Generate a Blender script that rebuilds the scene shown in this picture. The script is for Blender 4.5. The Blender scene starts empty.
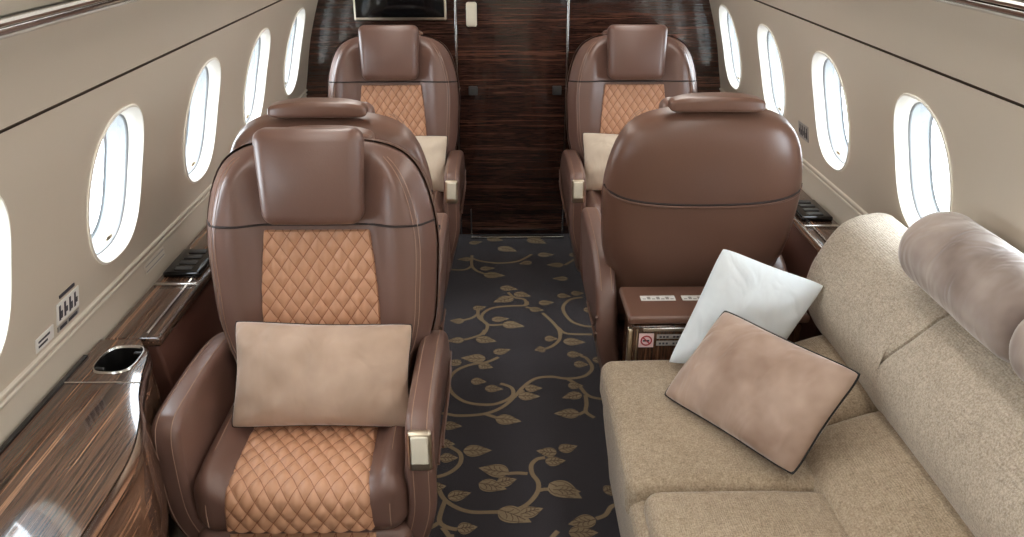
import bpy, bmesh, math, random
from mathutils import Vector, Matrix, noise
random.seed(7)
COL = bpy.context.scene.collection
PI = math.pi
R = math.radians

# ------------------------------------------------------------------ scene helpers
def tag(o, label=None, cat=None, group=None, kind=None):
    if label: o['label'] = label
    if cat: o['category'] = cat
    if group: o['group'] = group
    if kind: o['kind'] = kind
    return o

def empty(name, loc, rz=0.0):
    o = bpy.data.objects.new(name, None)
    COL.objects.link(o)
    o.location = loc
    o.rotation_euler = (0, 0, rz)
    o.empty_display_size = .1
    return o

def copy_tree(o, parent=None):
    c = o.copy()
    COL.objects.link(c)
    if parent is not None:
        c.parent = parent
    for ch in list(o.children):
        copy_tree(ch, c)
    return c

class MB:
    """collects faces and links them as one mesh object"""
    def __init__(s):
        s.v = []; s.f = []; s.m = []; s.uv = {}
    def add(s, verts, faces, mi=0):
        b = len(s.v)
        s.v += [tuple(p) for p in verts]
        for f in faces:
            s.f.append(tuple(b + i for i in f)); s.m.append(mi)
    def grid(s, P, mi=0, closeu=False, closev=False, uvs=None):
        nu = len(P); nv = len(P[0]); b = len(s.v)
        for i, row in enumerate(P):
            for j, p in enumerate(row):
                s.v.append(tuple(p))
                if uvs: s.uv[len(s.v) - 1] = uvs[i][j]
        for i in range(nu if closeu else nu - 1):
            for j in range(nv if closev else nv - 1):
                i2 = (i + 1) % nu; j2 = (j + 1) % nv
                s.f.append((b + i*nv + j, b + i2*nv + j, b + i2*nv + j2, b + i*nv + j2)); s.m.append(mi)
    def box(s, x0, x1, y0, y1, z0, z1, mi=0):
        v = [(x, y, z) for x in (x0, x1) for y in (y0, y1) for z in (z0, z1)]
        s.add(v, [(0, 1, 3, 2), (4, 6, 7, 5), (0, 4, 5, 1), (2, 3, 7, 6), (0, 2, 6, 4), (1, 5, 7, 3)], mi)
    def rbox(s, c, size, r, seg=4, n=(2, 2, 2), fn=None, mi=0):
        """rounded box round c, subdivided, then bent by fn"""
        h = [d / 2 for d in size]
        r = min(r, min(h) * .999)
        def samples(hh, nn):
            inner = hh - r; o = []
            for k in range(seg):
                a = PI/4 * (1 - k/seg); o.append(-inner - r * math.tan(a))
            for k in range(nn + 1): o.append(-inner + 2*inner*k/nn)
            for k in range(1, seg + 1): o.append(inner + r * math.tan(PI/4 * k/seg))
            return o
        S = [samples(h[i], n[i]) for i in range(3)]
        def mp(p):
            q = [max(-(h[i]-r), min(h[i]-r, p[i])) for i in range(3)]
            d = Vector([p[i]-q[i] for i in range(3)])
            if d.length > 1e-9: d = d.normalized() * r
            w = Vector(q) + d
            if fn: w = Vector(fn(w))
            return w + Vector(c)
        for ax in range(3):
            a, b = [(1, 2), (2, 0), (0, 1)][ax]
            for sg in (-1, 1):
                P = []
                for u in S[a]:
                    row = []
                    for w in S[b]:
                        p = [0, 0, 0]; p[ax] = sg*h[ax]; p[a] = u; p[b] = w
                        row.append(mp(p))
                    P.append(row)
                if sg < 0: P.reverse()
                s.grid(P, mi)
    def tube(s, pts, r, seg=8, closed=False, mi=0, cap=True):
        pts = [Vector(p) for p in pts]; n = len(pts); P = []
        up = None
        for i in range(n):
            a = pts[(i-1) % n] if (closed or i > 0) else pts[i]
            b = pts[(i+1) % n] if (closed or i < n-1) else pts[i]
            t = (b - a).normalized()
            if up is None:
                up = Vector((0, 0, 1)) if abs(t.z) < .9 else Vector((1, 0, 0))
            u = (up - t * up.dot(t)).normalized(); w = t.cross(u); up = u
            rr = r[i] if isinstance(r, (list, tuple)) else r
            P.append([pts[i] + (u*math.cos(k*2*PI/seg) + w*math.sin(k*2*PI/seg)) * rr for k in range(seg)])
        b0 = len(s.v)
        s.grid(P, mi, closeu=closed, closev=True)
        if not closed and cap:
            s.f.append(tuple(b0 + k for k in range(seg))[::-1]); s.m.append(mi)
            s.f.append(tuple(b0 + (n-1)*seg + k for k in range(seg))); s.m.append(mi)
    def prism(s, outl, a0, a1, to3, bev=.0, seg=3, mi=0, fn=None):
        """closed 2D outline swept from a0 to a1 along a third axis, edges rounded by bev"""
        n = len(outl)
        area = sum(outl[i][0]*outl[(i+1) % n][1] - outl[(i+1) % n][0]*outl[i][1] for i in range(n))
        sg = 1 if area > 0 else -1
        nor = []
        for i in range(n):
            p, q = outl[i-1], outl[(i+1) % n]
            dx, dy = q[0]-p[0], q[1]-p[1]; l = math.hypot(dx, dy) or 1
            nor.append((-dy/l*sg, dx/l*sg))
        rows = []
        lv = []
        if bev > 0:
            for k in range(seg + 1):
                a = PI/2*k/seg; lv.append((a0 + bev*(1-math.sin(a)) if a1 > a0 else a0 - bev*(1-math.sin(a)), bev*(1-math.cos(a))))
            lv = lv[::-1]
            lv = [(a0 + bev*(1-math.sin(PI/2*k/seg)), bev*(1-math.cos(PI/2*k/seg))) for k in range(seg+1)]
            # k=0 : a = a0+bev, inset 0 ; k=seg : a = a0, inset bev
            lv = lv[::-1] + [(a1 - bev*(1-math.sin(PI/2*k/seg)), bev*(1-math.cos(PI/2*k/seg))) for k in range(seg+1)]
        else:
            lv = [(a0, 0), (a1, 0)]
        for a, ins in lv:
            row = []
            for i in range(n):
                p = to3(outl[i][0] + nor[i][0]*ins, outl[i][1] + nor[i][1]*ins, a)
                row.append(fn(p) if fn else p)
            rows.append(row)
        b0 = len(s.v)
        s.grid(rows, mi, closev=True)
        s.f.append(tuple(b0 + k for k in range(n))[::-1]); s.m.append(mi)
        s.f.append(tuple(b0 + (len(rows)-1)*n + k for k in range(n))); s.m.append(mi)
    def build(s, name, mats, parent=None, origin=None, smooth=True, weld=True, loc=None):
        me = bpy.data.meshes.new(name)
        o3 = Vector(origin) if origin else Vector((0, 0, 0))
        me.from_pydata([Vector(p) - o3 for p in s.v], [], s.f)
        if not isinstance(mats, (list, tuple)): mats = [mats]
        for m in mats: me.materials.append(m)
        me.polygons.foreach_set('material_index', s.m)
        if s.uv:
            uvl = me.uv_layers.new(name='UVMap')
            for l in me.loops:
                uvl.data[l.index].uv = s.uv.get(l.vertex_index, (0, 0))
        bm = bmesh.new(); bm.from_mesh(me)
        if weld: bmesh.ops.remove_doubles(bm, verts=bm.verts, dist=2e-5)
        bmesh.ops.recalc_face_normals(bm, faces=bm.faces)
        bm.to_mesh(me); bm.free()
        if smooth:
            me.polygons.foreach_set('use_smooth', [True]*len(me.polygons))
            try: me.set_sharp_from_angle(angle=R(42))
            except Exception: pass
        me.update()
        o = bpy.data.objects.new(name, me)
        COL.objects.link(o)
        if parent is not None: o.parent = parent
        if loc is not None: o.location = loc
        elif origin is not None: o.location = o3
        return o

def struct(o): o['kind'] = 'structure'; return o

def catmull(pts, n=6, closed=False):
    out = []; m = len(pts)
    dim = len(pts[0])
    rng = range(m) if closed else range(m-1)
    for i in rng:
        if closed: p = [pts[(i+k) % m] for k in (-1, 0, 1, 2)]
        else: p = [pts[max(0, i-1)], pts[i], pts[i+1], pts[min(m-1, i+2)]]
        for k in range(n):
            t = k/n
            out.append(tuple(.5*((2*p[1][d]) + (-p[0][d]+p[2][d])*t + (2*p[0][d]-5*p[1][d]+4*p[2][d]-p[3][d])*t*t
                             + (-p[0][d]+3*p[1][d]-3*p[2][d]+p[3][d])*t**3) for d in range(dim)))
    if not closed: out.append(tuple(pts[-1]))
    return out

def interp(tab, x):
    """smooth monotone-ish cubic through a table"""
    if x <= tab[0][0]: return tab[0][1]
    if x >= tab[-1][0]: return tab[-1][1]
    for i in range(len(tab)-1):
        if tab[i][0] <= x <= tab[i+1][0]: break
    def sl(k):
        if k <= 0: return (tab[1][1]-tab[0][1])/(tab[1][0]-tab[0][0])
        if k >= len(tab)-1: return (tab[-1][1]-tab[-2][1])/(tab[-1][0]-tab[-2][0])
        a = (tab[k][1]-tab[k-1][1])/(tab[k][0]-tab[k-1][0]); b = (tab[k+1][1]-tab[k][1])/(tab[k+1][0]-tab[k][0])
        return 0 if a*b < 0 else (a+b)/2
    h = tab[i+1][0]-tab[i][0]; t = (x-tab[i][0])/h
    return ((2*t**3-3*t*t+1)*tab[i][1] + (t**3-2*t*t+t)*h*sl(i) + (-2*t**3+3*t*t)*tab[i+1][1] + (t**3-t*t)*h*sl(i+1))

def sstep(a, b, x):
    t = max(0, min(1, (x-a)/(b-a))); return t*t*(3-2*t)

# ------------------------------------------------------------------ materials
def lin(c):
    f = lambda v: v/12.92 if v <= .04045 else ((v+.055)/1.055)**2.4
    return tuple(f(v/255) for v in c) + (1,)

class NT:
    def __init__(s, name):
        s.mat = bpy.data.materials.new(name); s.mat.use_nodes = True
        s.t = s.mat.node_tree; s.t.nodes.clear()
        s.out = s.n('ShaderNodeOutputMaterial')
    def n(s, typ, **kw):
        nd = s.t.nodes.new(typ)
        for k, v in kw.items(): setattr(nd, k, v)
        return nd
    def l(s, a, b): s.t.links.new(a, b)
    def val(s, sock, v):
        if isinstance(v, bpy.types.NodeSocket): s.l(v, sock)
        else: sock.default_value = v
    def math(s, op, a, b=0.0, c=None):
        m = s.n('ShaderNodeMath', operation=op); s.val(m.inputs[0], a); s.val(m.inputs[1], b)
        if c is not None: s.val(m.inputs[2], c)
        return m.outputs[0]
    def coord(s, scale=(1, 1, 1), which='Object', rot=(0, 0, 0)):
        tc = s.n('ShaderNodeTexCoord'); mp = s.n('ShaderNodeMapping')
        mp.inputs['Scale'].default_value = scale; mp.inputs['Rotation'].default_value = rot
        s.l(tc.outputs[which], mp.inputs[0]); return mp.outputs[0]
    def noise(s, vec, scale=1, detail=3, rough=.55, dist=0):
        n = s.n('ShaderNodeTexNoise'); s.l(vec, n.inputs['Vector'])
        n.inputs['Scale'].default_value = scale; n.inputs['Detail'].default_value = detail
        n.inputs['Roughness'].default_value = rough; n.inputs['Distortion'].default_value = dist
        return n.outputs['Fac']
    def ramp(s, fac, stops):
        r = s.n('ShaderNodeValToRGB'); s.l(fac, r.inputs[0])
        e = r.color_ramp.elements
        while len(e) < len(stops): e.new(.5)
        for k, (p, c) in enumerate(stops):
            e[k].position = p; e[k].color = c
        return r.outputs[0]
    def mix(s, f, a, b, mode='MIX'):
        m = s.n('ShaderNodeMix', data_type='RGBA', blend_type=mode)
        s.val(m.inputs[0], f); s.val(m.inputs[6], a); s.val(m.inputs[7], b)
        return m.outputs[2]
    def bump(s, h, strength=.2, dist=.002, nrm=None):
        b = s.n('ShaderNodeBump'); s.l(h, b.inputs['Height'])
        b.inputs['Strength'].default_value = strength; b.inputs['Distance'].default_value = dist
        if nrm: s.l(nrm, b.inputs['Normal'])
        return b.outputs[0]
    def pbr(s, color, rough=.5, metal=0, normal=None, **kw):
        p = s.n('ShaderNodeBsdfPrincipled')
        s.val(p.inputs['Base Color'], color); s.val(p.inputs['Roughness'], rough); p.inputs['Metallic'].default_value = metal
        if normal: s.l(normal, p.inputs['Normal'])
        for k, v in kw.items(): s.val(p.inputs[k.replace('_', ' ')], v)
        s.l(p.outputs[0], s.out.inputs[0]); return s.mat

M = {}
def leather(name, c, rough=.4, var=.12, spec=.5, coat=0.0):
    t = NT(name); v = t.coord()
    n1 = t.noise(v, 3, 3); n2 = t.noise(v, 260, 3, .6)
    c0 = lin(c); ca = tuple(x*(1-var) for x in c0[:3])+(1,); cb = tuple(x*(1+var) for x in c0[:3])+(1,)
    col = t.mix(n1, ca, cb)
    M[name] = t.pbr(col, rough, normal=t.bump(n2, .25, .0012), Specular_IOR_Level=spec, Coat_Weight=coat, Coat_Roughness=.3)
def plain(name, c, rough=.5, metal=0, **kw):
    t = NT(name); M[name] = t.pbr(lin(c), rough, metal, **kw)

leather('leather', (113, 85, 75), .36, coat=.22)
leather('leather_dark', (92, 60, 50), .42)
leather('leather_shell', (110, 80, 67), .34, coat=.15)
leather('console_leather', (106, 78, 63), .2, coat=.5)
plain('piping_dark', (40, 28, 26), .6)
plain('stitch', (158, 128, 110), .7)
plain('chrome', (205, 203, 200), .16, 1)
plain('satin_metal', (214, 203, 182), .3, 1)
plain('cream_handle', (226, 219, 200), .3, 0)
plain('black_gloss', (12, 12, 13), .08)
plain('black_matt', (16, 15, 15), .6)
plain('black_inside', (10, 9, 9), .5)
plain('white_label', (226, 224, 220), .45)
plain('grey_label', (150, 146, 142), .4)
plain('ink', (52, 50, 60), .6)
plain('sign_red', (170, 50, 60), .5)
plain('sign_pink', (232, 205, 205), .5)
plain('window_rim', (238, 234, 224), .35)
plain('rubber', (60, 58, 56), .6)
plain('gasket', (112, 112, 112), .5)
plain('outer_frame', (136, 140, 142), .5)
plain('gap', (84, 68, 56), .6)

def quilt():
    t = NT('quilt')
    uv = t.n('ShaderNodeUVMap'); sx = t.n('ShaderNodeSeparateXYZ'); t.l(uv.outputs[0], sx.inputs[0])
    a = t.math('ABSOLUTE', t.math('SINE', t.math('MULTIPLY', t.math('ADD', sx.outputs[0], sx.outputs[1]), PI)))
    b = t.math('ABSOLUTE', t.math('SINE', t.math('MULTIPLY', t.math('SUBTRACT', sx.outputs[0], sx.outputs[1]), PI)))
    m = t.math('MINIMUM', a, b)
    line = t.math('LESS_THAN', m, .11)
    v = t.coord(); n2 = t.noise(v, 260, 3, .6); n1 = t.noise(v, 5, 3)
    col = t.mix(n1, lin((190, 140, 108)), lin((204, 156, 124)))
    col = t.mix(line, col, lin((156, 104, 74)))  # quilting lines made darker, the shade of the creases put into their colour
    M['quilt'] = t.pbr(col, .45, normal=t.bump(n2, .2, .001))
quilt()

def wood(name, c1, c2, c3, scale, rough=.12, coat=.6, wscale=1.0):
    """striped ebony; scale is the per-axis noise scale, small along the grain"""
    t = NT(name); v = t.coord(scale)
    n1 = t.noise(v, 1.0*wscale, 4, .65, .05); n2 = t.noise(v, 4.3*wscale, 3, .6, .1); 
    n3 = t.noise(t.coord(tuple(s*.17 for s in scale)), 1, 2)
    f = t.math('ADD', t.math('MULTIPLY', n1, .62), t.math('MULTIPLY', n2, .38))
    f = t.math('ADD', f, t.math('MULTIPLY', t.math('SUBTRACT', n3, .5), .25))
    col = t.ramp(f, [(.40, lin(c1)), (.49, lin(c2)), (.55, lin(c1)), (.60, lin(c3)), (.68, lin(c2))])
    M[name] = t.pbr(col, rough, Coat_Weight=coat, Coat_Roughness=.04)
wood('ebony_ledge', (44, 31, 27), (100, 74, 58), (168, 126, 98), (56, .6, 56), .14, .7)
wood('ebony_bulkhead', (30, 19, 17), (66, 42, 34), (104, 68, 54), (1.6, 1.6, 70), .14, .6)
wood('ebony_cabinet', (44, 28, 22), (88, 60, 44), (118, 84, 62), (60, 60, 2.0), .16, .6)

def wallmat():
    t = NT('wall_leather'); v = t.coord()
    n2 = t.noise(v, 180, 3, .6); n1 = t.noise(v, 2, 2)
    col = t.mix(n1, lin((192, 181, 165)), lin((200, 189, 173)))
    M['wall'] = t.pbr(col, .5, normal=t.bump(n2, .2, .001))
wallmat()
plain('ceiling', (206, 196, 180), .5)
plain('ledge_trim', (206, 198, 184), .35)

def fabric(name, c, c2, sheen=.3, scale=230, bstr=.9):
    t = NT(name); v = t.coord((1, 1, 1))
    wv = t.n('ShaderNodeTexWave', wave_type='BANDS', bands_direction='X'); t.l(t.coord((1, .35, .35)), wv.inputs[0])
    wv.inputs['Scale'].default_value = 60; wv.inputs['Distortion'].default_value = 9; wv.inputs['Detail'].default_value = 3
    n1 = t.noise(v, scale, 3, .7); n0 = t.noise(v, 60, 4, .7); nb = t.noise(v, 5, 3)
    f = t.math('ADD', t.math('MULTIPLY', n1, .72), t.math('MULTIPLY', n0, .28))
    f = t.math('ADD', f, t.math('MULTIPLY', t.math('SUBTRACT', nb, .5), .12))
    col = t.ramp(f, [(.36, lin(c2)), (.62, lin(c))])
    h = t.math('ADD', n1, t.math('MULTIPLY', wv.outputs['Fac'], .4))
    M[name] = t.pbr(col, .85, normal=t.bump(h, bstr, .0022), Sheen_Weight=sheen, Sheen_Roughness=.4)
fabric('chenille', (202, 190, 172), (150, 136, 118))
fabric('chenille_seat', (190, 172, 148), (138, 120, 98))

def velvet(name, c, c2, sheen=.8):
    t = NT(name); v = t.coord()
    nb = t.noise(v, 7, 3, .5, .15); n2 = t.noise(v, 500, 2)
    n3 = t.noise(t.coord((1, 1, .35), rot=(.5, .6, .3)), 16, 2, .45, .6)
    col = t.ramp(nb, [(.35, lin(c2)), (.65, lin(c))])
    M[name] = t.pbr(col, .7, normal=t.bump(n2, .15, .001, t.bump(n3, .55, .02)), Sheen_Weight=sheen, Sheen_Roughness=.35)
velvet('velvet_beige', (182, 158, 142), (146, 120, 104), .7)
velvet('velvet_bolster', (170, 156, 147), (122, 106, 98), .9)
velvet('cotton_white', (232, 240, 245), (224, 234, 240), .2)
velvet('velvet_cream', (214, 198, 178), (200, 184, 164), .4)
velvet('velvet_sand', (192, 166, 146), (172, 146, 126), .6)

def carpet():
    t = NT('carpet'); v = t.coord()
    n = t.noise(v, 420, 3, .7); nb = t.noise(v, 3, 2)
    col = t.mix(n, lin((30, 28, 33)), lin((64, 60, 68)))
    M['carpet'] = t.pbr(col, .95, normal=t.bump(n, .8, .003), Sheen_Weight=.25, Specular_IOR_Level=.2)
    for nm, a, b in (('vine', (120, 104, 82), (156, 138, 112)), ('leafm', (126, 110, 88), (166, 149, 122)), ('vein', (84, 70, 60), (112, 94, 78))):
        t = NT(nm); v = t.coord(); n = t.noise(v, 300, 3, .7)
        M[nm] = t.pbr(t.mix(n, lin(a), lin(b)), .9, normal=t.bump(n, .6, .002), Specular_IOR_Level=.2)
carpet()

def glass():
    t = NT('pane'); tr = t.n('ShaderNodeBsdfTransparent'); gl = t.n('ShaderNodeBsdfGlossy'); gl.inputs['Roughness'].default_value = .02
    tr.inputs[0].default_value = (.96, .98, 1, 1)
    lw = t.n('ShaderNodeLayerWeight'); lw.inputs[0].default_value = .5
    fo = t.math('ADD', t.math('MULTIPLY', t.math('POWER', lw.outputs['Facing'], 4.0), .45), .04)
    mx = t.n('ShaderNodeMixShader'); t.l(fo, mx.inputs[0]); t.l(tr.outputs[0], mx.inputs[1]); t.l(gl.outputs[0], mx.inputs[2])
    t.l(mx.outputs[0], t.out.inputs[0]); M['pane'] = t.mat
glass()
def emis(name, c, s):
    t = NT(name); e = t.n('ShaderNodeEmission'); e.inputs[0].default_value = lin(c); e.inputs[1].default_value = s
    t.l(e.outputs[0], t.out.inputs[0]); M[name] = t.mat
LAMP, SKY, EXPOSURE = 4.8, 8.5, 0.54
VINES=[[(0.044,3.326),(0.038,3.287),(-0.041,3.279),(-0.111,3.261),(-0.15,3.214),(-0.157,3.159),(-0.127,3.104),(-0.068,3.104)],[(0.037,3.268),(0.08,3.248)],[(-0.04,3.419),(-0.013,3.367),(0.031,3.346),(0.04,3.307),(0.029,3.278)],[(0.109,3.21),(0.143,3.136),(0.168,3.065),(0.177,3.01)],[(0.169,3.074),(0.202,3.021),(0.308,3.011)],[(0.3,3.362),(0.245,3.343),(0.209,3.284),(0.204,3.218),(0.228,3.135),(0.267,3.095),(0.315,3.08),(0.425,3.087)],[(-0.176,3.243),(-0.17,3.168),(-0.135,3.113),(-0.135,3.061),(-0.15,3.015)],[(-0.175,3.205),(-0.2,3.168),(-0.237,3.147)],[(-0.219,3.818),(-0.173,3.78),(-0.085,3.754),(0.014,3.777),(0.086,3.863)],[(-0.22,3.855),(-0.216,3.721),(-0.18,3.65),(-0.113,3.603)],[(-0.216,3.721),(-0.258,3.674),(-0.364,3.688)],[(0.246,3.725),(0.301,3.797),(0.326,3.847),(0.428,3.871)],[(-0.143,3.058),(-0.159,3.016),(-0.207,2.983),(-0.227,2.975)],[(0.172,3.054),(0.17,2.978),(0.139,2.921),(0.105,2.893)],[(-0.085,2.83),(-0.131,2.793),(-0.192,2.775),(-0.244,2.736),(-0.271,2.673),(-0.263,2.591),(-0.22,2.526),(-0.17,2.5),(-0.106,2.496),(-0.057,2.523),(-0.031,2.561),(-0.038,2.608),(-0.078,2.636)],[(-0.329,2.453),(-0.272,2.44),(-0.223,2.427),(-0.134,2.437),(-0.071,2.479),(-0.028,2.542),(0.01,2.614),(0.056,2.668),(0.116,2.681),(0.175,2.666),(0.236,2.679),(0.269,2.714),(0.28,2.757),(0.264,2.817),(0.243,2.833)],[(0.175,2.666),(0.215,2.617),(0.239,2.557),(0.272,2.531),(0.342,2.517)],[(0.235,2.551),(0.233,2.493),(0.226,2.444),(0.252,2.407)],[(0.226,2.45),(0.198,2.426)],[(-0.134,2.437),(-0.092,2.413)],[(-0.02,2.561),(0.009,2.587)],[(-0.249,2.25),(-0.212,2.212),(-0.209,2.161),(-0.236,2.117),(-0.278,2.093),(-0.321,2.099)],[(-0.274,2.046),(-0.253,1.991),(-0.215,1.951),(-0.168,1.928),(-0.109,1.926),(-0.045,1.931),(0.002,1.96),(0.034,2.013),(0.039,2.06),(0.022,2.103),(0.021,2.147),(0.041,2.177),(0.067,2.184)],[(0.041,2.022),(0.059,2.027),(0.083,2.024)],[(-0.061,2.104),(-0.024,2.107),(0.007,2.103)],[(-0.246,1.982),(-0.255,1.938),(-0.258,1.888),(-0.234,1.863),(-0.205,1.854)],[(-0.258,1.884),(-0.285,1.86)],[(-0.248,1.863),(-0.226,1.825),(-0.212,1.776)],[(0.202,1.893),(0.232,1.909),(0.258,1.948),(0.316,1.964)]]
LEAVES=[(-0.076,3.472,0.002,3.449),(-0.013,3.408,0.061,3.376),(-0.018,3.367,-0.103,3.319),(-0.198,3.252,-0.142,3.271),(-0.233,3.136,-0.292,3.143),(-0.115,3.149,-0.042,3.157),(-0.068,3.112,0.022,3.085),(0.096,3.306,0.163,3.311),(0.054,3.248,0.114,3.234),(0.185,3.384,0.245,3.369),(0.25,3.404,0.308,3.403),(0.249,3.564,0.178,3.565),(0.24,3.725,0.159,3.727),(0.116,3.855,0.198,3.854),(0.082,3.764,0.021,3.741),(0.276,3.848,0.331,3.852),(-0.156,3.615,-0.058,3.602),(-0.176,3.685,-0.104,3.691),(-0.218,3.805,-0.29,3.802),(-0.085,3.956,0.006,3.903),(-0.24,4.012,-0.173,4.033),(0.073,4.075,0.164,4.006),(-0.147,4.079,-0.064,4.05),(0.292,3.235,0.34,3.234),(-0.227,2.972,-0.295,2.963),(-0.178,2.983,-0.097,2.957),(0.106,2.979,0.158,2.973),(0.181,2.953,0.269,2.943),(0.105,2.893,0.063,2.882),(-0.135,2.816,-0.229,2.825),(-0.105,2.862,-0.039,2.889),(-0.162,2.772,-0.109,2.749),(-0.231,2.78,-0.29,2.803),(-0.189,2.655,-0.133,2.646),(-0.136,2.603,-0.071,2.595),(0.013,2.6,0.075,2.599),(-0.013,2.548,0.064,2.544),(0.189,2.849,0.251,2.841),(0.21,2.773,0.265,2.765),(0.286,2.802,0.348,2.801),(0.175,2.618,0.23,2.613),(0.221,2.558,0.151,2.533),(0.202,2.432,0.116,2.434),(-0.096,2.407,-0.01,2.388),(-0.282,2.369,-0.214,2.362),(-0.202,2.222,-0.112,2.224),(-0.289,2.266,-0.233,2.26),(-0.277,2.187,-0.22,2.186),(-0.052,2.109,-0.144,2.132),(-0.089,2.057,-0.031,2.075),(0.107,2.207,0.043,2.219),(0.114,2.223,0.175,2.243),(0.066,2.162,0.13,2.166),(0.083,2.022,0.164,2.013),(-0.02,1.913,0.045,1.938),(0.201,1.889,0.122,1.87),(-0.205,1.854,-0.149,1.862),(-0.298,2.037,-0.25,2.045),(0.239,2.01,0.283,2.028),(-0.313,1.856,-0.283,1.84)]
# ------------------------------------------------------------------ the cabin shell
Y0, YB = -2.2, 4.147
WX = [(0, .86), (.3, .965), (.6, 1.035), (.75, 1.05), (.86, 1.033), (1.035, 1.0), (1.21, .948), (1.31, .912), (1.40, .868), (1.49, .818)]
def wx(z): return interp(WX, z)
ZC, ZA, ZB = 1.035, .78, 1.305
PITCH = .624
WIN = {-1: [1.275 + PITCH*k for k in range(-5, 5)], 1: [1.365 + PITCH*k for k in range(-5, 5)]}

def sup(phi, a, b, n=2.5):
    c, s = math.cos(phi), math.sin(phi)
    r = (abs(c/a)**n + abs(s/b)**n) ** (-1/n)
    return r*c, r*s

def cell_perimeter(hw):
    q = []
    N = 14
    zs = [ZA + (ZB-ZA)*k/N for k in range(N+1)]
    ys = [-hw + 2*hw*k/N for k in range(N+1)]
    q += [(hw, z) for z in zs[:-1]]
    q += [(y, ZB) for y in ys[::-1][:-1]]
    q += [(-hw, z) for z in zs[::-1][:-1]]
    q += [(y, ZA) for y in ys[:-1]]
    return q
OA, OB = .148, .184

def make_wall(sg):
    b = MB()
    P3 = lambda y, z, d=0.0: (sg*(wx(z)+d), y, z)
    per = cell_perimeter(PITCH/2)
    for yc in WIN[sg]:
        rows = []
        ells = []
        for (y, z) in per:
            ells.append(sup(math.atan2(z-ZC, y), OA, OB))
        for t in (0, .2, .4, .6, .75, .87, .95, 1.0):
            rows.append([P3(yc + y*(1-t) + e[0]*t, z*(1-t) + (ZC+e[1])*t) for (y, z), e in zip(per, ells)])
        b.grid(rows, closev=True)
    def strip(y0, y1, zs):
        b.grid([[P3(y0, z) for z in zs], [P3(y1, z) for z in zs]])
    zs = [ZA + (ZB-ZA)*k/14 for k in range(15)]
    strip(Y0, WIN[sg][0]-PITCH/2, zs)
    if WIN[sg][-1]+PITCH/2 < YB: strip(WIN[sg][-1]+PITCH/2, YB, zs)
    strip(Y0, YB, [.78*k/16 for k in range(17)])
    zs = [1.312 + (1.49-1.312)*k/8 for k in range(9)]
    strip(Y0, YB, zs)
    # the shadow gap between the two wall panels
    g = [(wx(1.305), 1.305), (wx(1.305)+.014, 1.306), (wx(1.312)+.014, 1.3105), (wx(1.312)-.003, 1.3112), (wx(1.312), 1.312)]
    b.grid([[(sg*x, y, z) for x, z in g] for y in (Y0, YB)], mi=1)
    o = b.build('wall_left' if sg < 0 else 'wall_right', [M['wall'], M['gap']])
    struct(o)
make_wall(-1); make_wall(1)

wi = 0
for sg in (-1, 1):
    for yc in WIN[sg]:
        if yc > YB - .2: continue
        wi += 1
        N = 56
        def ring(s, d, zo=0):
            out = []
            for k in range(N):
                y, z = sup(2*PI*k/N, OA*s, OB*s)
                zz = ZC + z
                out.append((sg*(wx(zz)+d), yc+y, zz))
            return out
        b = MB()
        b.grid([ring(1.035, -.001), ring(1.02, -.004), ring(1.0, -.004), ring(.985, .001), ring(.96, .008), ring(.93, .018), ring(.915, .028)], closev=True)
        b.grid([ring(.915, .028), ring(.902, .030), ring(.898, .034)], mi=1, closev=True)
        b.grid([ring(.898, .034), ring(.885, .05), ring(.865, .080), ring(.82, .084)], mi=2, closev=True)
        w = b.build('window_%d' % wi, [M['window_rim'], M['gasket'], M['outer_frame']])
        struct(w)
        b = MB()
        b.add(ring(.899, .032), [tuple(range(N))])
        p = b.build('pane', M['pane'], w, smooth=False)
        # small latch of the shade at the foot of the window
        b = MB(); zz = ZC - OB*.84
        b.rbox((sg*(wx(zz)+.026), yc+.02, zz+.012), (.008, .03, .010), .003, 2)
        b.build('shade_latch', M['satin_metal'], w)

# bead along the bottom of the window panel
for sg in (-1, 1):
    b = MB()
    for z, r in ((.785, .006), (.766, .0045)):
        b.tube([(sg*(wx(z)-.001), Y0, z), (sg*(wx(z)-.001), YB, z)], r, 8)
    struct(b.build('trim_%d' % (1 if sg < 0 else 2), M['ledge_trim']))
    # chrome edge and dark channel where the wall meets the ceiling panel
    b = MB()
    x = .818
    b.prism(catmull([(x+.004, 1.478), (x+.004, 1.496), (x-.03, 1.502), (x-.036, 1.492), (x-.018, 1.478)], 4, True), Y0, YB, lambda u, v, a: (sg*u, a, v), mi=0)
    b.prism([(x-.022, 1.502), (x-.022, 1.507), (x-.075, 1.520), (x-.075, 1.512)], Y0, YB, lambda u, v, a: (sg*u, a, v), mi=1)
    b.tube([(sg*(x-.076), Y0, 1.514), (sg*(x-.076), YB, 1.514)], .006, 8)
    struct(b.build('trim_%d' % (3 if sg < 0 else 4), [M['chrome'], M['black_gloss']]))

b = MB()
cx = [(.83, 1.49), (.80, 1.507), (.745, 1.522), (.70, 1.56), (.64, 1.64), (.52, 1.71), (.36, 1.765), (.18, 1.79), (0, 1.80)]
prof = [(-x, z) for x, z in cx] + [(x, z) for x, z in cx[::-1][1:]]
prof = catmull(prof, 4)
b.grid([[(x, y, z) for x, z in prof] for y in (Y0, -1, 0, 1, 2, 3, YB)])
struct(b.build('ceiling', M['ceiling']))

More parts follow.
